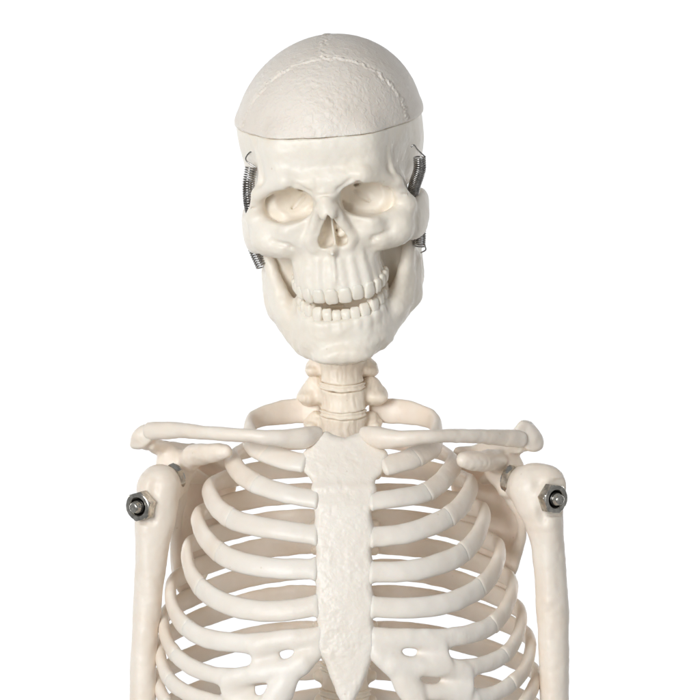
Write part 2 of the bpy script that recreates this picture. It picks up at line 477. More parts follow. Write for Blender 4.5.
# temporal line and frontozygomatic suture
hv.sym('cut', lambda s: cone((s * 50, -71, 27), (s * 58, -62, 24), .7, .7), 1.2)
hv.sym('add', lambda s: cone((s * 50, -64, 36), (s * 46, -62, 60), 2.2, 1.8), 5)
hv.sym('add', lambda s: cone((s * 46, -62, 60), (s * 52, -50, 78), 1.8, 1.2), 5)

# split in calvaria and face at the saw line
base = hv.D.copy()
sl, x, y, z = hv._s(hv.lo, hv.lo + hv.h * hv.n)
hv.D = np.maximum(base, (z - cutz(x, y))).astype(np.float32)
V, F = hv.net()
zc = V[:, 2]
V = V + rough(V * 0, 0, 1)
nz = np.stack([vnoise(V / 5.5, 11), vnoise(V / 5.5, 12), vnoise(V / 5.5, 13)], 1) * .22 + np.stack([vnoise(V / 14, 14), vnoise(V / 14, 15), vnoise(V / 14, 16)], 1) * .4 + np.stack([vnoise(V / 2.6, 17), vnoise(V / 2.6, 18), vnoise(V / 2.6, 19)], 1) * .13
V = V + nz
skull = mesh("skull", head(V), F, HEAD, root, "ivory skull base and face with a sawn top edge")

cv = Vol((-80, -92, 60), (80, 98, 144), 0.8)
def capshape(x, y, z):
    e = ell((1, 3, 72), (70.2, 89.5, 65))[0](warp(x, z), y, z)
    b = box((0, -42, 56), (45.4, 43.4, 30), 20)[0](x, y, z)
    e = smin(e, b, 9)
    flare = 1.3 * np.exp(-((z - cutz(x, y) - 4) / 6) ** 2) * np.clip((y + 50) / 40, 0, 1)    # rim swells at the sides
    return e - flare
cv.add((lambda x, y, z: smax3(capshape(x, y, z), cutz(x, y) + .2 - z, .6), (-78, -90, 70), (78, 96, 140)), 0)
V, F = cv.net()
xx, yy, zz = V.T
tt = np.clip((138 - zz) / 62, 0, 1)
wig = 2.0 * vnoise(np.stack([xx / 2.6, yy * 0, zz / 2.6], 1), 3) + 1.3 * vnoise(np.stack([xx / 1.3, yy * 0, zz / 1.2], 1), 5)
c = yy + 46 - 6 * tt + wig * (.5 + tt)
c2 = xx - 4.5 + 1.8 * vnoise(np.stack([yy / 2.2, yy * 0, yy * 0], 1), 8) + 1.2 * vnoise(np.stack([yy / 1., yy * 0, yy * 0], 1), 9)
g = lambda v, s: np.exp(-(v / s) ** 2)
sm = .55 + .45 * vnoise(V / 4, 21)
dt = np.clip(.5 + 1.1 * vnoise(V / 1.7, 24), 0, 1.6)
dis = g(c, .9) * .9 * (.4 + sm) - g(c - 2.1, 1.) * 1.1 * sm * dt - g(c + 2.1, 1.) * .9 * sm * dt
ms = np.clip((yy + 47) / 3, 0, 1) * np.clip((40 - yy) / 3 + 10, 0, 1)
dis += ms * (g(c2, .9) * .9 * sm - g(c2 - 2.1, 1.) * 1.1 * sm * dt - g(c2 + 2.1, 1.) * .9 * sm * dt)
msk = .3 + .9 * np.exp(-((xx - 2) / 30) ** 2 - ((zz - 98) / 24) ** 2)
dis += msk * .34 * vnoise(V / 2.2, 31) * np.clip(.6 + vnoise(V / 14, 32), 0, 1.2)
dis *= np.clip((zz - cutz(xx, yy) - 1) / 2, 0, 1)
nrm_ = (V - np.array([0, 3, 62])) / np.array([71, 89, 65.]) ** 2; nrm_ /= np.linalg.norm(nrm_, axis=1)[:, None]
V = V + nrm_ * dis[:, None]
mesh("skull_cap", head(V), F, CAP, root, "pitted skull cap, toned down for its upward-facing shade, with raised cranial sutures")

# --- teeth
def tooth(x, y, z, ang, wd, ht, dp, up, molar, parent, seed, lean=0.):
    """rounded crown; up=+1 upper jaw (narrow neck on top)"""
    nu, nv = 20, 14; V = []; F = []
    r_ = random.Random(seed)
    k = wd * .5 * 1.01; kd = dp * .5; kh = ht * .5
    for j in range(nv + 1):
        b = -pi / 2 + pi * j / nv; cb, sb = cos(b), sin(b)
        cb = abs(cb) ** .36; s2 = math.copysign(abs(sb) ** .7, sb)
        nar = 1 - .16 * max(0, s2 * up)
        edge = 1 - (.0 if molar else .45) * max(0, -s2 * up) ** 1.5     # incisors thin to an edge
        for i in range(nu):
            a = 2 * pi * i / nu; ca, sa = cos(a), sin(a)
            ca = math.copysign(abs(ca) ** .5, ca); sa = math.copysign(abs(sa) ** .8, sa)
            X = k * ca * cb * nar; Y = kd * sa * cb * edge * (1 if not molar else 1) + (kd * .0); Zz = kh * s2
            if molar and -s2 * up > .5: Zz += up * .5 * cos(4 * a)
            V.append((X, Y + lean * (Zz), Zz))
        
    V = np.array(V); ang += random.uniform(-.07, .07); V = V + .34 * np.stack([vnoise(V / 2.2 + seed * 3.1, q) for q in (41, 42, 43)], 1)
    for j in range(nv):
        for i in range(nu): F.append((j * nu + i, j * nu + (i + 1) % nu, (j + 1) * nu + (i + 1) % nu, (j + 1) * nu + i))
    c_, s_ = cos(ang), sin(ang)
    W = np.stack([V[:, 0] * c_ - V[:, 1] * s_ + x, V[:, 0] * s_ + V[:, 1] * c_ + y, V[:, 2] + z], 1)
    return mesh("tooth", head(W), F, TOOTH, parent)
for i, x, y, ang, wd in UT:
    for s in (-1, 1):
        ht = [12.5, 11.5, 12.5, 11, 10.5, 10, 10][i]
        zt = -35.2 - ht / 2 + 5 * np.clip((y + 87.5) / 32, 0, 1) ** .8 + random.uniform(-.3, .3)
        tooth(s * x + 1.6, y + 1.1, zt, s * ang, wd * 1.05, ht, [7, 6.5, 7.5, 8, 8.5, 10, 10][i], 1, i > 2, skull, 10 + i * 2 + (s > 0), -.05)

# --- mandible
mv = Vol((-76, -100, -106), (76, 22, 16), 0.9)
mv.sym('add', lambda s: ell((s * 56, 2, 3), (9, 5, 5)), 0)
RAM = smooth_poly([(7, 4), (0, 7), (-5, 2), (-13, -6), (-22, -2), (-29, 5), (-34, 1), (-35, -12), (-36, -28), (-40, -44), (-47, -56), (-44, -64), (-28, -64), (-13, -60), (-4, -53), (2, -44), (6, -30), (6, -12)], 70)
mv.sym('add', lambda s: plate_x(RAM, lambda y, z: s * (57.3 + .14 * (y + 5) + .25 * np.minimum(z + 46, 0) - 1.6 * np.cos((z + 30) / 14)), 3.6, 3), 4)
def jawbody(s):
    q = catmull([(s * 54.5, -6, -53, 8, 5), (s * 52, -18, -59, 9, 5.5), (s * 46, -38, -66, 11, 6.5), (s * 38, -53, -71.5, 13, 7), (s * 29, -66, -76, 14.8, 7.5), (s * 15, -76, -78.5, 14, 8), (0, -80, -79, 13, 8)], 15)
    if s > 0: q[:, 2] += 3.6 * np.exp(-((q[:, 0] - 42) / 14) ** 2); q[:, 0] -= 1.5 * np.exp(-((q[:, 0] - 40) / 14) ** 2)
    return band(q)
mv.sym('add', jawbody, 6)
mv.sym('add', lambda s: cone((s * 54, -20, -34), (s * 50, -30, -58), 5.5, 8.5), 8)
mv.sym('add', lambda s: cone((s * 53.5, -33, -22), (s * 40, -50, -62), 3, 8.5), 7)
def alveolar():
    def f(x, y, z):
        q = (np.abs(x / 33.) ** 2.9 + np.abs((y + 47) / 38.) ** 2.9) ** (1 / 2.9)
        d = np.abs(q - .87) * 30 - 4.6
        return smax3(smax3(d, np.abs(z + 70.5 - 12 * np.clip((y + 80) / 34, 0, 1) ** .8) - 9.5 - (x / 34) ** 2 * 2, 3), y + 22, 3)
    return f, (-38, -88, -84), (38, -20, -40)
mv.add(alveolar(), 5)
mv.add(ell((0, -86, -87), (14, 6, 6)), 6)
mv.sym('add', lambda s: ell((s * 13, -81, -88), (9, 7, 4)), 7)
LW = [6.9, 7.1, 7.6, 7.6, 7.6, 9.6, 9.6]
LT = layout(LW, 29.8, 35.5, -47.5, 3.0)
for i, x, y, ang, wd in LT:
    for s in (-1, 1):
        mv.add(cone((s * x + 1.8, y + .9, -65.5 + 13 * np.clip((y + 83) / 32, 0, 1) ** .7), (s * x * .97 + 1.8, y + 1.0, -82), 4.5, 2.4), 2.0)
        # gum line scallop
mv.cut(ell((0, -93, -75), (22, 5, 4)), 6)
mv.sym('cut', lambda s: ell((s * 29, -80.5, -79), (1.8, 3, 1.5)), 1.5)
V, F = mv.net()
V = V + np.stack([vnoise(V / 5, 51), vnoise(V / 5, 52), vnoise(V / 5, 53)], 1) * .3 + np.stack([vnoise(V / 13, 54), vnoise(V / 13, 55), vnoise(V / 13, 56)], 1) * .6 + np.stack([vnoise(V / 2.6, 57), vnoise(V / 2.6, 58), vnoise(V / 2.6, 59)], 1) * .15
jaw = mesh("mandible", head(V), F, HEAD, root)
for i, x, y, ang, wd in LT:
    for s in (-1, 1):
        ht = [10.5, 10.5, 11, 10, 9.5, 9, 9][i]
        zt = -53.4 - ht / 2 + 11.5 * np.clip((y + 83) / 32, 0, 1) ** .6 + random.uniform(-.5, .5)
        tooth(s * x * .985 + 1.8, y + 1.7, zt, s * ang, wd * 1.06, ht, [6, 6, 7, 8, 8.5, 10, 10][i], -1, i > 2, jaw, 60 + i * 2 + (s > 0), .06)

# --- jaw springs
def tube(path, r, seg=7, closed=False):
    p = np.asarray(path, float); T = np.gradient(p, axis=0); T /= np.linalg.norm(T, axis=1)[:, None]
    ref = np.array([0., 0, 1]); V = []; F = []
    n = np.cross(T[0], [.3, .5, .8]); n /= np.linalg.norm(n)
    for i in range(len(p)):
        n = n - (n @ T[i]) * T[i]; n /= np.linalg.norm(n); b = np.cross(T[i], n)
        for k in range(seg):
            a = 2 * pi * k / seg; V.append(p[i] + r * (cos(a) * n + sin(a) * b))
    for i in range(len(p) - 1):
        for k in range(seg): F.append((i * seg + k, i * seg + (k + 1) % seg, (i + 1) * seg + (k + 1) % seg, (i + 1) * seg + k))
    F.append(tuple(range(seg - 1, -1, -1))); F.append(tuple(range((len(p) - 1) * seg, len(p) * seg)))
    return np.array(V), F
def coil(ctrl, R, turns, wire, name, mat, parent):
    q = catmull(ctrl, 60); s = np.linspace(0, 1, turns * 14)
    c = np.stack([np.interp(s, np.linspace(0, 1, 60), q[:, j]) for j in range(3)], 1)
    T = np.gradient(c, axis=0); T /= np.linalg.norm(T, axis=1)[:, None]
    n = np.array([1., 0, 0]); out = []
    for i in range(len(c)):
        n = n - (n @ T[i]) * T[i]; n /= np.linalg.norm(n); b = np.cross(T[i], n); a = 2 * pi * s[i] * turns
        out.append(c[i] + R * (cos(a) * n + sin(a) * b))
    V, F = tube(out, wire, 6)
    return mesh(name, V, F, mat, parent), np.array(out), c
SPR = {
    -1: dict(ctrl=[(251, 167, -46), (248.5, 185, -47), (250, 205, -44), (255, 225, -28), (252.5, 243, -30), (262, 267, -36)], hook=[(246, 160, -44), (249, 153, -47), (253, 151.5, -50)]),
    1: dict(ctrl=[(419.5, 157, -46), (419.5, 170, -44), (414, 188, -36), (412, 208, -26), (419.5, 228, -30), (419.5, 246, -36)], hook=[(418, 150, -46), (414, 145, -48), (411, 147, -48)])}
for s, q in SPR.items():
    ctrl = [head([H(px, py, yl)])[0] for px, py, yl in q['ctrl']]
    o, wire, cen = coil(ctrl, 4.2, 50, .6, "jaw_spring", SPRING, root)
    hk = catmull([wire[0]] + [head([H(px, py, yl)])[0] for px, py, yl in q['hook']], 24)
    Vh, Fh = tube(hk, .55); mesh("spring_hook", Vh, Fh, SPRING, o)
    hk = catmull([wire[-1], wire[-1] + np.array([s * .5, 1, -3]), wire[-1] + np.array([-s * 3, 4, -5])], 16)
    Vh, Fh = tube(hk, .55); mesh("spring_hook", Vh, Fh, SPRING, o)

# ============================================================ SPINE
def vertebra(name, c, w_, d_, h_, tp, tr, sp, seed, tilt=0., tz=0.):
    """c centre of body, w_,d_ half width/depth, h_ half height, tp lateral process reach (left,right), sp spinous reach"""
    m = max(tp) + 12
    lo = np.array([-m, -d_ - 5, -h_ - 24]); hi = np.array([m, d_ + 16 + sp, h_ + 14])
    v = Vol(c + lo, c + hi, 1.0)
    cx, cy, cz = c
    def body(x, y, z):
        z = z + 3. * (1 - np.clip(((x - cx) / w_) ** 2, 0, 1)) * np.clip((cy + 4 - y) / 10, 0, 1)
        zz = (z - cz) / h_
        k = 1 - .13 * (1 - np.clip(np.abs(zz), 0, 1) ** 2.5)
        d = (np.sqrt(((x - cx) / (w_ * k)) ** 2 + ((y - cy) / (d_ * k)) ** 2) - 1) * d_
        return smax3(d, np.abs(z - cz) - h_, 2.2)
    v.add((body, c - [w_, d_, h_ + 3], c + [w_, d_, h_]), 0)
    v.add(ell(c + [0, d_ + 9, 1], (w_ * .75, 8, h_ * .9)), 4)
    for s, t in zip((-1, 1), tp):
        v.add(cone(c + [s * w_ * .6, d_ * .6, tz], c + [s * (t - tr), d_ * .8 + 3, tz - 1], tr * .75, tr), 5)
        v.add(ell(c + [s * w_ * .75, d_ + 2, 0], (5, 6, h_ + 2)), 4)
        if tr > 5:
            v.add(ell(c + [s * (t - tr * .9), 6, tz - tr * .35], (tr * .9, 6, tr * .55)), 3)
            v.add(ell(c + [s * (t - tr * 1.5), 9, tz + tr * .9], (tr * .8, 6, tr * .7)), 4)
    v.cut(cone(c + [0, d_ + 4.5, -30], c + [0, d_ + 4.5, 30], 5.5, 5.5), 2)
    v.add(cone(c + [0, d_ + 12, 0], c + [0, d_ + 10 + sp, -sp * .6], 4, 2.8), 4)
    V, F = v.net()
    fib = vnoise(np.stack([V[:, 0] / 1.5, V[:, 1] / 2.5, V[:, 2] / 10], 1), seed) * (.6 if tr > 5 else .3)
    V = V + np.stack([vnoise(V / 6, seed + 1) * (1.3 if tr > 5 else .5), fib - .1, vnoise(V / 6, seed + 2) * .4], 1)
    return mesh(name, V, F, SPINE, root)
def disc(c, w_, d_, h_):
    v = Vol(np.array(c) - [w_ + 4, d_ + 4, h_ + 7], np.array(c) + [w_ + 4, d_ + 4, h_ + 4], .9)
    def f(x, y, z):
        z = z + 3. * (1 - np.clip(((x - c[0]) / w_) ** 2, 0, 1)) * np.clip((c[1] + 4 - y) / 10, 0, 1)
        k = 1 - .05 * np.cos((z - c[2]) * 1.9)
        d = (np.sqrt(((x - c[0]) / (w_ * k)) ** 2 + ((y - c[1]) / (d_ * k)) ** 2) - 1) * d_
        return smax3(d, np.abs(z - c[2]) - h_, 1.)
    v.add((f, np.array(c) - [w_, d_, h_ + 3], np.array(c) + [w_, d_, h_]), 0)
    V, F = v.net(); V = rough(rough(V, .5, 6, 5), .3, 2.5, 6); mesh("intervertebral_disc", V, F, SPINE, root)
# neck: centre px, depth
neck = [(334, 262, 36), (335, 290, 36), (338, 318, 34), (340, 345, 33), (342, 371, 32), (343, 399, 34), (343, 426, 38)]
tps = [(24, 24), (24, 24), (24, 24), (26, 26), (29, 28), (35, 34), (30, 30)]
for i, (px, py, yy_) in enumerate(neck):
    wd = [15, 15, 16, 17, 17.5, 18, 18.5][i]
    vertebra("cervical_vertebra" if i < 6 else "thoracic_vertebra", P(px, py, yy_), wd, 12, 8.0, tps[i], [5.5, 5.5, 5.5, 6, 7, 8.8, 6][i], 16, 70 + 5 * i, tz=[0, 0, 0, 0, 2.5, 4, 2][i])
    if i < 6:
        a, b = P(*neck[i]), P(*neck[i + 1]); disc((a + b) / 2, wd * .985, 12 * .985, 2.9)
TY = [426 + 25.3 * k for k in range(13)]
TD = [38, 43, 47, 50, 52, 53, 53, 52, 50, 47, 44, 40, 36]
for k in range(1, 13):
    c = P(345, TY[k], TD[k])
    vertebra("thoracic_vertebra", c, 14.5 + k * .5, 13, 7.6, (29 - k * .4, 29 - k * .4), 4.2, 22, 120 + 5 * k, tz=2)
    a = P(345, TY[k - 1], TD[k - 1]); disc((a + c) / 2, 14.2 + k * .5, 12.6, 2.9)

# ============================================================ STERNUM
st_px = [(319, 434), (326, 431.5), (334, 435), (345, 437.5), (354, 434.5), (363, 432), (368, 434), (376, 444), (388, 453), (386, 465), (382, 474), (376, 480),
         (374, 488), (376, 500), (372, 509), (372, 520), (376, 535), (372, 546), (372, 556), (375, 571), (372, 582), (373, 592), (376, 606), (373, 618), (374, 626),
         (376, 638), (375, 650), (371, 661), (366, 677), (359, 692), (352, 706), (347, 712), (342, 705), (335, 690), (328, 672), (324, 661), (317, 652),
         (315, 640), (318, 628), (316, 618), (313, 606), (316, 594), (315, 582), (312, 569), (316, 556), (315, 546), (312, 533), (315, 520), (314, 509), (311, 499), (313, 488), (311, 480), (304, 473), (300, 463), (304, 452), (312, 443)]
def sty(z):   # depth of the breastbone by height
    return np.interp(z, [P(0, 712)[2], P(0, 600)[2], P(0, 500)[2], P(0, 433)[2]], [-80., -76., -62., -40.])
def Ps(px, py):
    y0 = float(sty(P(0, py)[2])); return P(px, py, y0)
poly = smooth_poly([Ps(a, b)[[0, 2]] for a, b in st_px], 170)
sv = Vol((Ps(295, 0)[0], -95, Ps(0, 722)[2]), (Ps(394, 0)[0], -25, Ps(0, 424)[2]), .8)
sv.add(plate(poly, lambda x, z: sty(z) + 5 - 1.5 * np.cos((x + 3) / 14) + 0 * x, lambda x, z: 5.2 + 0 * x, 4.4, -92, -30), 0)
zm = Ps(0, 489)[2]
sv.add(cone((Ps(316, 0)[0], sty(zm) + 2.5, zm), (Ps(372, 0)[0], sty(zm) + 2.5, zm), 3.2, 3.2), 4)
V, F = sv.net()
bumpy = np.clip(.5 + vnoise(V / 9, 61) + .3, 0, 1.4)
V[:, 1] += -(.28 * vnoise(V / 5, 62) + .20 * vnoise(V / 1.9, 63)) * bumpy
V[:, [0, 2]] += .25 * np.stack([vnoise(V / 4, 64), vnoise(V / 4, 65)], 1)
mesh("sternum", V, F, STERN, root)

# ============================================================ RIBS
# front course of each rib in the photo (sternum -> widest point), px
RIB = {
 (1, -1): [(304, 463), (290, 461), (275, 456), (258, 448), (249, 434)],
 (2, -1): [(313, 499), (287, 494), (259, 485), (241, 474), (231.5, 460)],
 (3, -1): [(313, 534.5), (280, 530), (251.5, 525), (232.6, 519), (216, 506), (208.5, 490)],
 (4, -1): [(312, 569), (280, 568.5), (251.5, 565), (225, 556), (206, 539), (197.4, 519)],
 (5, -1): [(314, 606), (280, 611), (248, 609.5), (220, 601), (201, 587.5), (190.5, 571), (187, 552)],
 (6, -1): [(316, 637), (280, 640), (245, 643), (207.5, 638.5), (185, 626), (174, 610), (170.5, 591)],
 (1, 1): [(384, 466), (396, 463), (410, 459), (430, 448), (437, 434)],
 (2, 1): [(375, 501), (398, 498), (423.5, 493), (442, 481), (454, 464)],
 (3, 1): [(375, 537), (408, 533), (440, 521.5), (461, 506), (471.5, 486)],
 (4, 1): [(374, 572), (408, 571), (439, 564), (461, 554), (477, 537), (484.5, 515)],
 (5, 1): [(375, 607), (408, 608), (445.5, 603.5), (475, 591), (493, 573), (500, 552)],
 (6, 1): [(376, 637), (417, 638.5), (458, 636.5), (489, 627), (505, 610), (512.5, 588)],
}
LOW = {
 (7, -1): [(300, 664), (276, 671), (248, 675.5), (214, 675), (187, 664), (170, 647), (163.5, 624)],
 (8, -1): [(268, 704), (245, 706), (215, 702), (185, 692), (167, 676), (160, 651)],
 (9, -1): [(240, 733), (205, 730), (175, 715), (158, 684)],
 (10, -1): [(215, 765), (180, 752), (160, 718)],
 (7, 1): [(395, 664), (425, 667), (460, 668), (492, 662), (512, 647), (521.5, 620)],
 (8, 1): [(425, 692), (455, 693), (485, 696), (508, 686), (524, 670), (530.5, 646)],
 (9, 1): [(450, 726), (490, 726), (518, 712), (536, 680)],
 (10, 1): [(480, 760), (515, 748), (537, 714)],
}
JOINX = {(1, -1): 268, (2, -1): 258, (3, -1): 233, (4, -1): 222, (5, -1): 203, (6, -1): 190, (7, -1): 178, (8, -1): 172, (9, -1): 168, (10, -1): 168,
         (1, 1): 413, (2, 1): 424, (3, 1): 446, (4, 1): 461, (5, 1): 478, (6, 1): 490, (7, 1): 501, (8, 1): 509, (9, 1): 520, (10, 1): 522}
BACKY = {1: 412, 2: 441, 3: 468, 4: 494, 5: 520, 6: 545, 7: 570, 8: 596, 9: 632, 10: 671, 11: 700, 12: 694}
def nrm_for(n):
    upw = {1: 2.0, 2: .85, 3: .5, 4: .35, 5: .25, 6: .2}.get(n, .12)
    def f(p, t, u):
        c = np.array([-3., 0., p[2]])
        o = p - c; o[2] = 0; L_ = np.linalg.norm(o); o = o / max(L_, 1e-6)
        o[2] = 1.0 - 1.0 * np.clip((u - .25) / .3, 0, 1)
        if n > 1: o[2] = upw * (1 - .5 * u)
        return o / np.linalg.norm(o)
    return f
def rib_rows(n, s, pts, hh):
    ys0 = None; rows = []
    dmax = abs(pts[-1][0] - 345)
    y0 = 4.
    if n > 1: pts = [(pts[0][0] - s * 3, pts[0][1])] + pts[:1] + pts[1:]
    for i, (px, py) in enumerate(pts):
        ys = float(sty(P(0, min(py, 712))[2])) + 4
        d0 = 28 if n < 8 else 0
        u = np.clip((abs(px - 345) - d0) / (dmax - d0), 0, 1)
        y = y0 + (ys - y0) * sqrt(max(0, 1 - u ** 2.1))
        p = P(px, py, y)
        a = i / (len(pts) - 1); 
        h_ = hh * (1.0 - .02 * a) * (1.16 if i == 0 and n > 1 else 1)
        rows.append((*p, h_, 4.3))
    xe, ye = pts[-1]; by = BACKY[n]; sx = 345 + s * 15
    xb = 345 + s * 55
    w_ = xe - xb
    if n == 1:
        rows.append((*P(xe - s * 5, ye - 14, 30), 7.5, 3.6))
        rows.append((*P(345 + s * 66, 413, 47), 9., 3.4))
        rows.append((*P(345 + s * 45, 411, 54), 9.5, 3.6))
        rows.append((*P(345 + s * 26, 411, 52), 8, 4))
    else:
        yb = by
        rows.append((*P(xe - w_ * .05, ye + (yb - ye) * .26, 32), 7.3, 3.9))
        rows.append((*P(xe - w_ * .30, ye + (yb - ye) * .58, 62), 8.2, 4.0))
        rows.append((*P(xe - w_ * .68, ye + (yb - ye) * .88, 79), 8.5, 4.2))
        rows.append((*P(xb, yb, 80), 8.5, 4.2))
        rows.append((*P(345 + s * 34, yb - 1, 72), 8., 4.2))
        rows.append((*P(sx, yb - 2, 60), 5.6, 4.4))
    return rows
HH = {1: 8.6, 2: 7.5, 3: 7.8, 4: 7.9, 5: 7.8, 6: 7.3, 7: 6.4, 8: 6.2, 9: 6.2, 10: 6.5}
def split_rows(rows, xj, s):
    q = catmull(rows, 220)
    k = next((i for i in range(len(q)) if s * q[i, 0] >= s * ((xj - 350) * S)), 30)
    return q[:k], q[k:]
ribs = {}
for (n, s), pts in {**RIB, **LOW}.items():
    rows = rib_rows(n, s, pts, HH[n])
    front, back = split_rows(rows, JOINX[(n, s)], s)
    f = nrm_for(n); total = len(front) + len(back); fr = len(front) / total
    # bony part, first centimetre a touch thicker like the moulded joint
    bb = back[::3].copy(); 
    bb[:2, 3] *= 1.03; bb[:2, 4] *= 1.06
    V, F = sweep(bb, lambda p, t, u: f(p, t, fr + (1 - fr) * u), n=110, seg=20)
    V = rough(V, .35, 8, n * 7 + (s > 0)); V = rough(V, .15, 3, n * 9 + (s > 0))
    r = mesh("rib", V, F, BONE, root); ribs[(n, s)] = (r, front)
    if n <= 5:
        ff = front[::3].copy()
        V, F = sweep(np.vstack([ff, front[-1:] * 1.0]), lambda p, t, u: f(p, t, fr * u), n=60, seg=20)
        V = rough(V, .3, 8, n * 5 + (s > 0))
        mesh("costal_cartilage", V, F, CART, r)
for n, s in [(n, s) for n in (11,) for s in (-1, 1)]:
    by = BACKY[n]
    rows = [(*P(345 + s * 185, by + 72, 5), 4, 2.5), (*P(345 + s * 180, by + 60, 30), 6, 3.8), (*P(345 + s * 140, by + 28, 66), 6, 4), (*P(345 + s * 90, by + 8, 80), 6, 4), (*P(345 + s * 55, by, 80), 6, 4), (*P(345 + s * 15, by - 8, 60), 5, 4.4)]
    V, F = sweep(rows, nrm_for(n), n=90, seg=18); mesh("rib", rough(V, .35, 8, 77), F, BONE, root)

# fused lower cartilages (costal margin) : one moulded web per side, child of the seventh rib
def yfront(px, py, s, n=7):
    pts = LOW[(7, s)]; dmax = abs(pts[-1][0] - 345); ys = float(sty(P(0, min(py, 712))[2])) + 4
    u = np.clip((abs(px - 345) - 28) / (dmax - 28), 0, 1); return 4 + (ys - 4) * sqrt(1 - u ** 2.1)
for s in (-1, 1):
    r7, fr7 = ribs[(7, s)]; fr8 = ribs[(8, s)][1]; fr9 = ribs[(9, s)][1]; fr6 = ribs[(6, s)][1]; fr10 = ribs[(10, s)][1]
    allp = np.vstack([fr6, fr7, fr8, fr9, fr10])[:, :3]
    xs = [allp[:, 0].min() - 12, allp[:, 0].max() + 12, 0]
    cv2 = Vol((min(xs[0], -20 if s > 0 else xs[0]), -92, allp[:, 2].min() - 12), (max(xs[1], 20 if s < 0 else xs[1]), 14, Ps(0, 612)[2]), 1.0)
    for q in (fr6, fr7, fr8, fr9, fr10):
        qq = q[:: max(1, len(q) // 26)]; qq = np.vstack([qq, q[-1:]]); cv2.add(band(qq[:, :5], up=(0, .1, 1)), 3.5)
    if s < 0:
        mg = [(317, 652, 7), (305, 661, 8), (291, 676, 9), (278, 694, 10), (262, 716, 9.5), (245, 738, 8), (222, 762, 7)]
        webs = [((266, 652), (266, 668), 14, 15.), ((306, 652), (304, 662), 9, 9), ((238, 682), (238, 698), 17, 14), ((283, 688), (278, 698), 12, 12), ((215, 716), (215, 722), 9, 9)]
    else:
        mg = [(374, 652, 7), (385, 660, 8), (398, 673, 9), (409, 690, 10), (422, 712, 9.5), (440, 736, 8), (470, 758, 7)]
        webs = [((433, 650), (433, 664), 16, 16), ((388, 650), (388, 662), 12, 12), ((458, 674), (457, 692), 16, 16), ((408, 680), (408, 690), 11, 11), ((470, 705), (470, 715), 9, 9)]
    rows = [(*P(px, py, yfront(px, py, s)), hw * S, 4.3) for px, py, hw in mg]
    cv2.add(band(rows, up=(s * -.7, 0, -.7)), 4)
    for (a, b, ra, rb) in webs:
        A, B = P(*a, yfront(*a, s) + 1.8), P(*b, yfront(*b, s) + 1.8)
        cv2.add(ell((A + B) / 2, (ra * S, 2.8, abs(A[2] - B[2]) / 2 + 4.)), 7)
    V, F = cv2.net(); V = rough(V, .35, 7, 90 + s)
    mesh("costal_cartilage", V, F, CART, r7)

# ============================================================ CLAVICLES
CL = {-1: [(316, 434, -36, 7, 6), (303, 437.5, -44, 9.5, 7), (290, 438.5, -48, 8.5, 6.5), (273.5, 438, -52, 7, 6), (245, 435.5, -50, 6, 5.5), (204, 432.5, -34, 6.2, 5.5), (180, 430.5, -18, 7, 5.5), (160, 430.5, -6, 8.3, 5.5), (149, 431.5, 0, 8, 5)],
       1: [(365.5, 434, -36, 7, 6), (378, 437.5, -44, 9.5, 7), (392, 439, -48, 8.5, 6.5), (408, 438.5, -52, 7.2, 6), (433, 436.5, -50, 6, 5.5), (470, 436, -34, 6.3, 5.5), (496, 437.5, -18, 7, 5.5), (512, 438.5, -8, 8, 5.5), (521, 439.5, -2, 7.5, 5)]}
for s, rows in CL.items():
    V, F = sweep([(*P(a, b, y_), h_ * S * 1.1, t_ * 1.1) for a, b, y_, h_, t_ in rows], lambda p, t, u: np.array([0, -1., .15]), n=90, seg=22)
    V = rough(V, .5, 9, 30 + s); V = rough(V, .18, 3, 33 + s)
    mesh("clavicle", V, F, BONE, root)

# ============================================================ SCAPULAE
SC = {-1: dict(
        blade=[(182, 462), (198, 457), (216, 456), (232, 458), (238, 470), (232, 505), (219, 545), (205, 580), (194, 602), (184, 600), (176, 580), (176, 548), (182, 515), (184, 492)],
        ac=(141, 436, 4), acr=(7.6, 9.5, 9.6), acrot=-25,
        spine=[(146, 442, 14, 5, 7), (158, 450, 34, 5, 6), (180, 454, 52, 5, 5), (205, 459, 66, 4.5, 4), (232, 470, 76, 3, 3)],
        strut=[(152, 444, 8), (170, 447, 28), (194, 451, 42), (220, 456, 55)],
        glen=(175, 467, 27), cor=[(186, 462, 28, 12), (196, 455, 8, 10.5), (209, 453.5, -10, 9), (222, 451.5, -19, 7.6), (225, 451.5, -20, 7)],
        lat=[(181, 486, 30, 8), (177, 520, 44, 5.5), (174.5, 550, 52, 4.5), (177, 580, 58, 4), (188, 603, 62, 4)], low=(176, 490, 26)),
      1: dict(
        blade=[(506, 462), (490, 457), (472, 456), (456, 458), (450, 470), (456, 505), (470, 545), (484, 580), (496, 602), (505, 600), (512, 580), (518, 552), (522, 525), (512, 492)],
        ac=(530, 436.5, 5), acr=(9.8, 8, 11.3), acrot=28,
        spine=[(526, 443, 14, 5, 7), (518, 449, 34, 5, 6), (500, 453, 52, 5, 5), (478, 459, 66, 4.5, 4), (455, 470, 76, 3, 3)],
        strut=[(520, 447, 8), (503, 449, 28), (482, 450, 42), (458, 453, 55)],
        glen=(504, 468, 27), cor=[(500, 464, 28, 12), (491, 460, 8, 10), (480, 461.5, -10, 9.4), (466, 460, -19, 8.6), (464, 460, -20, 8)],
        lat=[(505, 486, 28, 8), (519, 515, 36, 4.5), (522, 530, 42, 4.5), (517, 555, 50, 4.5), (510, 578, 56, 4), (500, 602, 62, 4)], low=(506, 490, 26))}
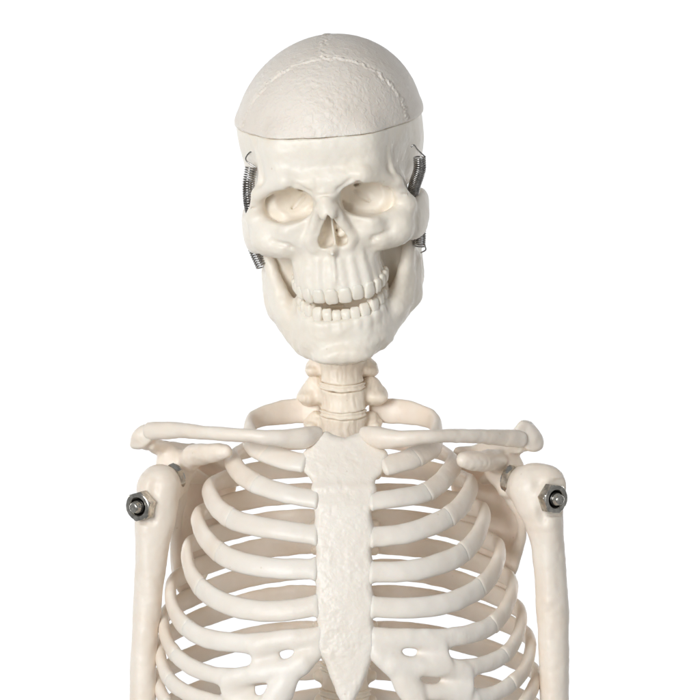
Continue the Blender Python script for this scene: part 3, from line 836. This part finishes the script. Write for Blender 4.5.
for s, q in SC.items():
    poly = smooth_poly([P(a, b, 62)[[0, 2]] for a, b in q['blade']], 90)
    x0 = min(p[0] for p in poly) - 35; x1 = max(p[0] for p in poly) + 35
    v = Vol((x0, -36, P(0, 622)[2] - 12), (x1, 100, P(0, 410)[2]), 1.0)
    xl = P(345 + s * 165, 0)[0]
    yc = lambda x, z: 84 - np.clip(s * (x - P(345 + s * 75, 0)[0]) / 78, 0, 1.3) ** 1.4 * 34 - 3 * np.cos(z / 30)
    v.add(plate(poly, yc, 2.2, 2, 20, 96), 0)
    def rws(rows, f=4.0): return [(*P(a[0], a[1], a[2]), a[3] * S, min(a[3] * S, f)) for a in rows]
    v.add(band(rws(q['lat'], 5), up=(1, 0, 0)), 6)
    g = P(*q['glen'])
    v.add(ell(g, (15, 8.5, 13.5)), 5)
    v.add(cone(g + [0, 0, 2], P(*q['low']), 10, 6), 5)
    v.add(cone(g + [-s * 2, 4, -2], P(345 + s * 140, 480, 56), 9, 4), 8)
    cc = catmull([(*P(*a[:3]), a[3] * S * 1.05) for a in q['cor']], 14)
    for a, b in zip(cc[:-1], cc[1:]): v.add(cone(a[:3], b[:3], a[3], b[3]), 1.2)
    sp = q['spine']
    v.add(band([(*P(a[0], a[1], a[2]), a[3], a[4] * .6) for a in sp], up=(0, 1, .1)), 5)
    st = q['strut']
    v.add(band([(*P(*a), 4.4, 3.2) for a in st], up=(0, .4, 1)), 5)
    v.add(cone(P(*st[2]), g + [0, 10, 4], 4, 7), 8)
    acp = [(150, 427), (146, 424.5), (140, 427), (133, 433), (129.5, 441), (131, 447.5), (139, 449), (147, 445), (153, 438)] if s < 0 else [(513, 429), (521, 420.5), (530, 422), (538, 429), (544, 440), (543, 448.5), (534, 452), (525, 449), (517, 441)]
    ap = smooth_poly([P(a, b, 4)[[0, 2]] for a, b in acp], 50); acx = P(*q['ac'])[0]
    v.add(plate(ap, lambda x, z: 5 + s * (x - acx) * .55, 5.5, 3.2, -12, 26), 2)
    v.add(cone(P(*q['ac']), P(*sp[0][:3]), 5, 5), 5)
    V, F = v.net()
    V = V + np.stack([vnoise(V / 9, 81 + i) for i in range(3)], 1) * .7 + np.stack([vnoise(V / 4, 84 + i) for i in range(3)], 1) * .25
    mesh("scapula", V, F, BONE, root)

# ============================================================ HUMERI with bolts
HU = {-1: dict(
        tube=[(159, 488, 0, 21, 17), (157, 503, -2, 21.5, 16), (155, 520, -2, 20.5, 14.5), (152.5, 545, -2, 17, 12), (149, 580, -2, 15, 11), (146, 620, -2, 13.5, 10.5), (143.5, 660, -2, 13, 10.5), (142.5, 700, -2, 13.2, 10.5), (141, 760, -2, 14, 10.5), (139, 800, -2, 18, 10)],
        top=(160.5, 485.5, 2, 18.5, 18.5), head=(167, 489, 14, 12.5), nut=(142.5, 505.5), ax=(33, -30), tub=(152, 490, -6, 9)),
      1: dict(
        tube=[(536, 490, 0, 26, 17), (540, 505, -2, 24, 16), (544, 522, -2, 19.5, 14.5), (548, 545, -2, 16.5, 12), (551, 580, -2, 16, 11), (553, 620, -2, 16, 10.5), (554, 660, -2, 15, 10.5), (554.5, 700, -2, 14.3, 10.5), (556, 760, -2, 15, 10.5), (558, 800, -2, 18, 10)],
        top=(537, 485, 2, 27, 22), head=(524, 485, 14, 15), nut=(551, 498), ax=(-38, -22), tub=(549, 486, -6, 12))}
for s, q in HU.items():
    v = Vol((P(120 if s < 0 else 495, 0)[0], -34, P(0, 812)[2]), (P(196 if s < 0 else 585, 0)[0], 40, P(0, 450)[2]), 1.0)
    v.add(band([(*P(a, b, c_), d_ * S, e_) for a, b, c_, d_, e_ in q['tube']], up=(1, 0, 0)), 0)
    a = q['top']; v.add(ell(P(*a[:3]), (a[3] * S, 16, a[4] * S)), 6)
    a = q['head']; v.add(ell(P(*a[:3]), (a[3], a[3], a[3] * .95)), 5)
    a = q['tub']; v.add(ell(P(*a[:3]), (a[3], a[3] * .8, a[3] * 1.2)), 6)
    # bicipital groove and muscle ridge
    gx = -1 if s < 0 else 1
    v.cut(cone(P(q['nut'][0] - s * 13, 474, -19), P(q['nut'][0] - s * 8, 520, -17), 2.2, 1.5), 6)
    v.add(cone(P(q['nut'][0] + s * 1 - s * 3, 522, -10), P(q['tube'][4][0] - s * 2, 600, -9), 3.6, 2), 6)
    nx, nz = q['nut']; A = P(nx, nz, -16); Bp = P(nx + q['ax'][0], nz + q['ax'][1], 22)
    ax = (Bp - A) / np.linalg.norm(Bp - A)
    if s < 0: ax = (P(nx + 34, nz - 9, 22) - A)
    else: ax = (P(nx - 36, nz - 8, 22) - A)
    ax = ax / np.linalg.norm(ax)
    v.add(cone(A + ax * 4, A + ax * 14, 9.5, 10), 4)
    v.cut(box(A - ax * 8, (14, 14, 9.5), .5, np.array(Vector(ax).to_track_quat('Z', 'Y').to_matrix())), 1)
    V, F = v.net()
    V = V + np.stack([vnoise(V / 14, 71 + i) for i in range(3)], 1) * .45 + np.stack([vnoise(V / 4, 74 + i) for i in range(3)], 1) * .2
    hum = mesh("humerus", V, F, BONE, root)
    # --- bolt: hex nut, dark thread, bright rounded end
    Rm = np.array(Vector(-ax).to_track_quat('Z', 'Y').to_matrix())
    def lathe_hex(rings, n, phase=0., R=None, hexa=True):
        V = []; F = []
        for (r, zz, hx) in rings:
            for k in range(n):
                a_ = 2 * pi * k / n + phase
                rr = r
                if hx: 
                    m = ((a_ - phase) % (pi / 3)) - pi / 6
                    rr = min(r * cos(pi / 6) / cos(m), hx)
                V.append((rr * cos(a_), rr * sin(a_), zz))
        for j in range(len(rings) - 1):
            for k in range(n): F.append((j * n + k, j * n + (k + 1) % n, (j + 1) * n + (k + 1) % n, (j + 1) * n + k))
        return np.array(V), F
    nut = [(6.4, 0, 0), (11.8, 0, 99), (11.8, 6.0, 99), (11.8, 6.9, 11.2), (11.8, 7.6, 10.3), (9.8, 7.8, 0), (7.2, 7.8, 0), (6.5, 7.0, 0), (6.2, 1, 0), (6.4, 0, 0)]
    Vn, Fn = lathe_hex(nut, 96, .25 if s < 0 else -.1)
    o_ = A - ax * -1.0
    bolt_r = [(0.01, -34, 0), (4.6, -34, 0)]
    zz = -34
    while zz < 6.5:
        bolt_r += [(4.9, zz, 0), (5.9, zz + .55, 0), (4.9, zz + 1.1, 0)]; zz += 1.1
    bolt_r += [(4.9, 7.9, 0), (4.2, 8.1, 0), (.01, 8.1, 0)]
    thread = mesh("shoulder_bolt", (np.array(lathe_hex(bolt_r, 32)[0]) @ Rm.T) + o_, lathe_hex(bolt_r, 32)[1], DSTEEL, hum, "dark threaded shoulder bolt with a bright rounded tip")
    tip = [(0.01, 7.6, 0), (4.7, 7.6, 0), (4.9, 8.2, 0), (4.7, 9.6, 0), (4.2, 10.2, 0), (4.0, 12.0, 0), (3.5, 12.9, 0), (2.6, 13.4, 0), (1.2, 13.1, 0), (.01, 12.9, 0)]
    mt = mesh("bolt_tip", (lathe_hex(tip, 32)[0] @ Rm.T) + o_, lathe_hex(tip, 32)[1], STEEL, root if False else hum)
    me_nut = mesh("hex_nut", (Vn @ Rm.T) + o_, Fn, STEEL, hum, None, False)
    # inner nut and washer between arm and shoulder socket
    gi = P(174.5, 477, 8) if s < 0 else P(510, 479, 12)
    ai = np.array([.72, .6, .3]) if s < 0 else np.array([-.8, .5, .2])
    ai = ai / np.linalg.norm(ai)
    Ri = np.array(Vector(ai).to_track_quat('Z', 'Y').to_matrix())
    washer = [(4, -2, 0), (10.5, -2, 99), (10.5, 2.4, 99), (9.6, 3, 0), (4, 3, 0), (4, -2, 0)]
    Vw, Fw = lathe_hex(washer, 60, .5)
    mesh("hex_nut", (Vw @ Ri.T) + gi, Fw, STEEL, hum, None, False)

# ============================================================ BACKDROP
V = []; F = []
prof = [(3.0 - .25 * sin(a) ** 8, 1.9 * sin(a)) for a in np.linspace(-pi / 2, pi / 2, 25)]
for y_, z_ in prof: V += [(-2600, y_ * 1000, z_ * 1000), (2600, y_ * 1000, z_ * 1000)]
F = [(2 * i, 2 * i + 1, 2 * i + 3, 2 * i + 2) for i in range(len(prof) - 1)]
m = bpy.data.materials.new("white_seamless_paper"); m.use_nodes = True
m.node_tree.nodes["Principled BSDF"].inputs["Base Color"].default_value = (.9, .9, .9, 1)
m.node_tree.nodes["Principled BSDF"].inputs["Roughness"].default_value = .9
nn = m.node_tree.nodes.new("ShaderNodeTexNoise"); nn.inputs["Scale"].default_value = 900
bb = m.node_tree.nodes.new("ShaderNodeBump"); bb.inputs["Strength"].default_value = .05; bb.inputs["Distance"].default_value = .0005
m.node_tree.links.new(nn.outputs["Fac"], bb.inputs["Height"]); m.node_tree.links.new(bb.outputs[0], m.node_tree.nodes["Principled BSDF"].inputs["Normal"])
bk = mesh("backdrop", V, F, m, None); bk["kind"] = "structure"
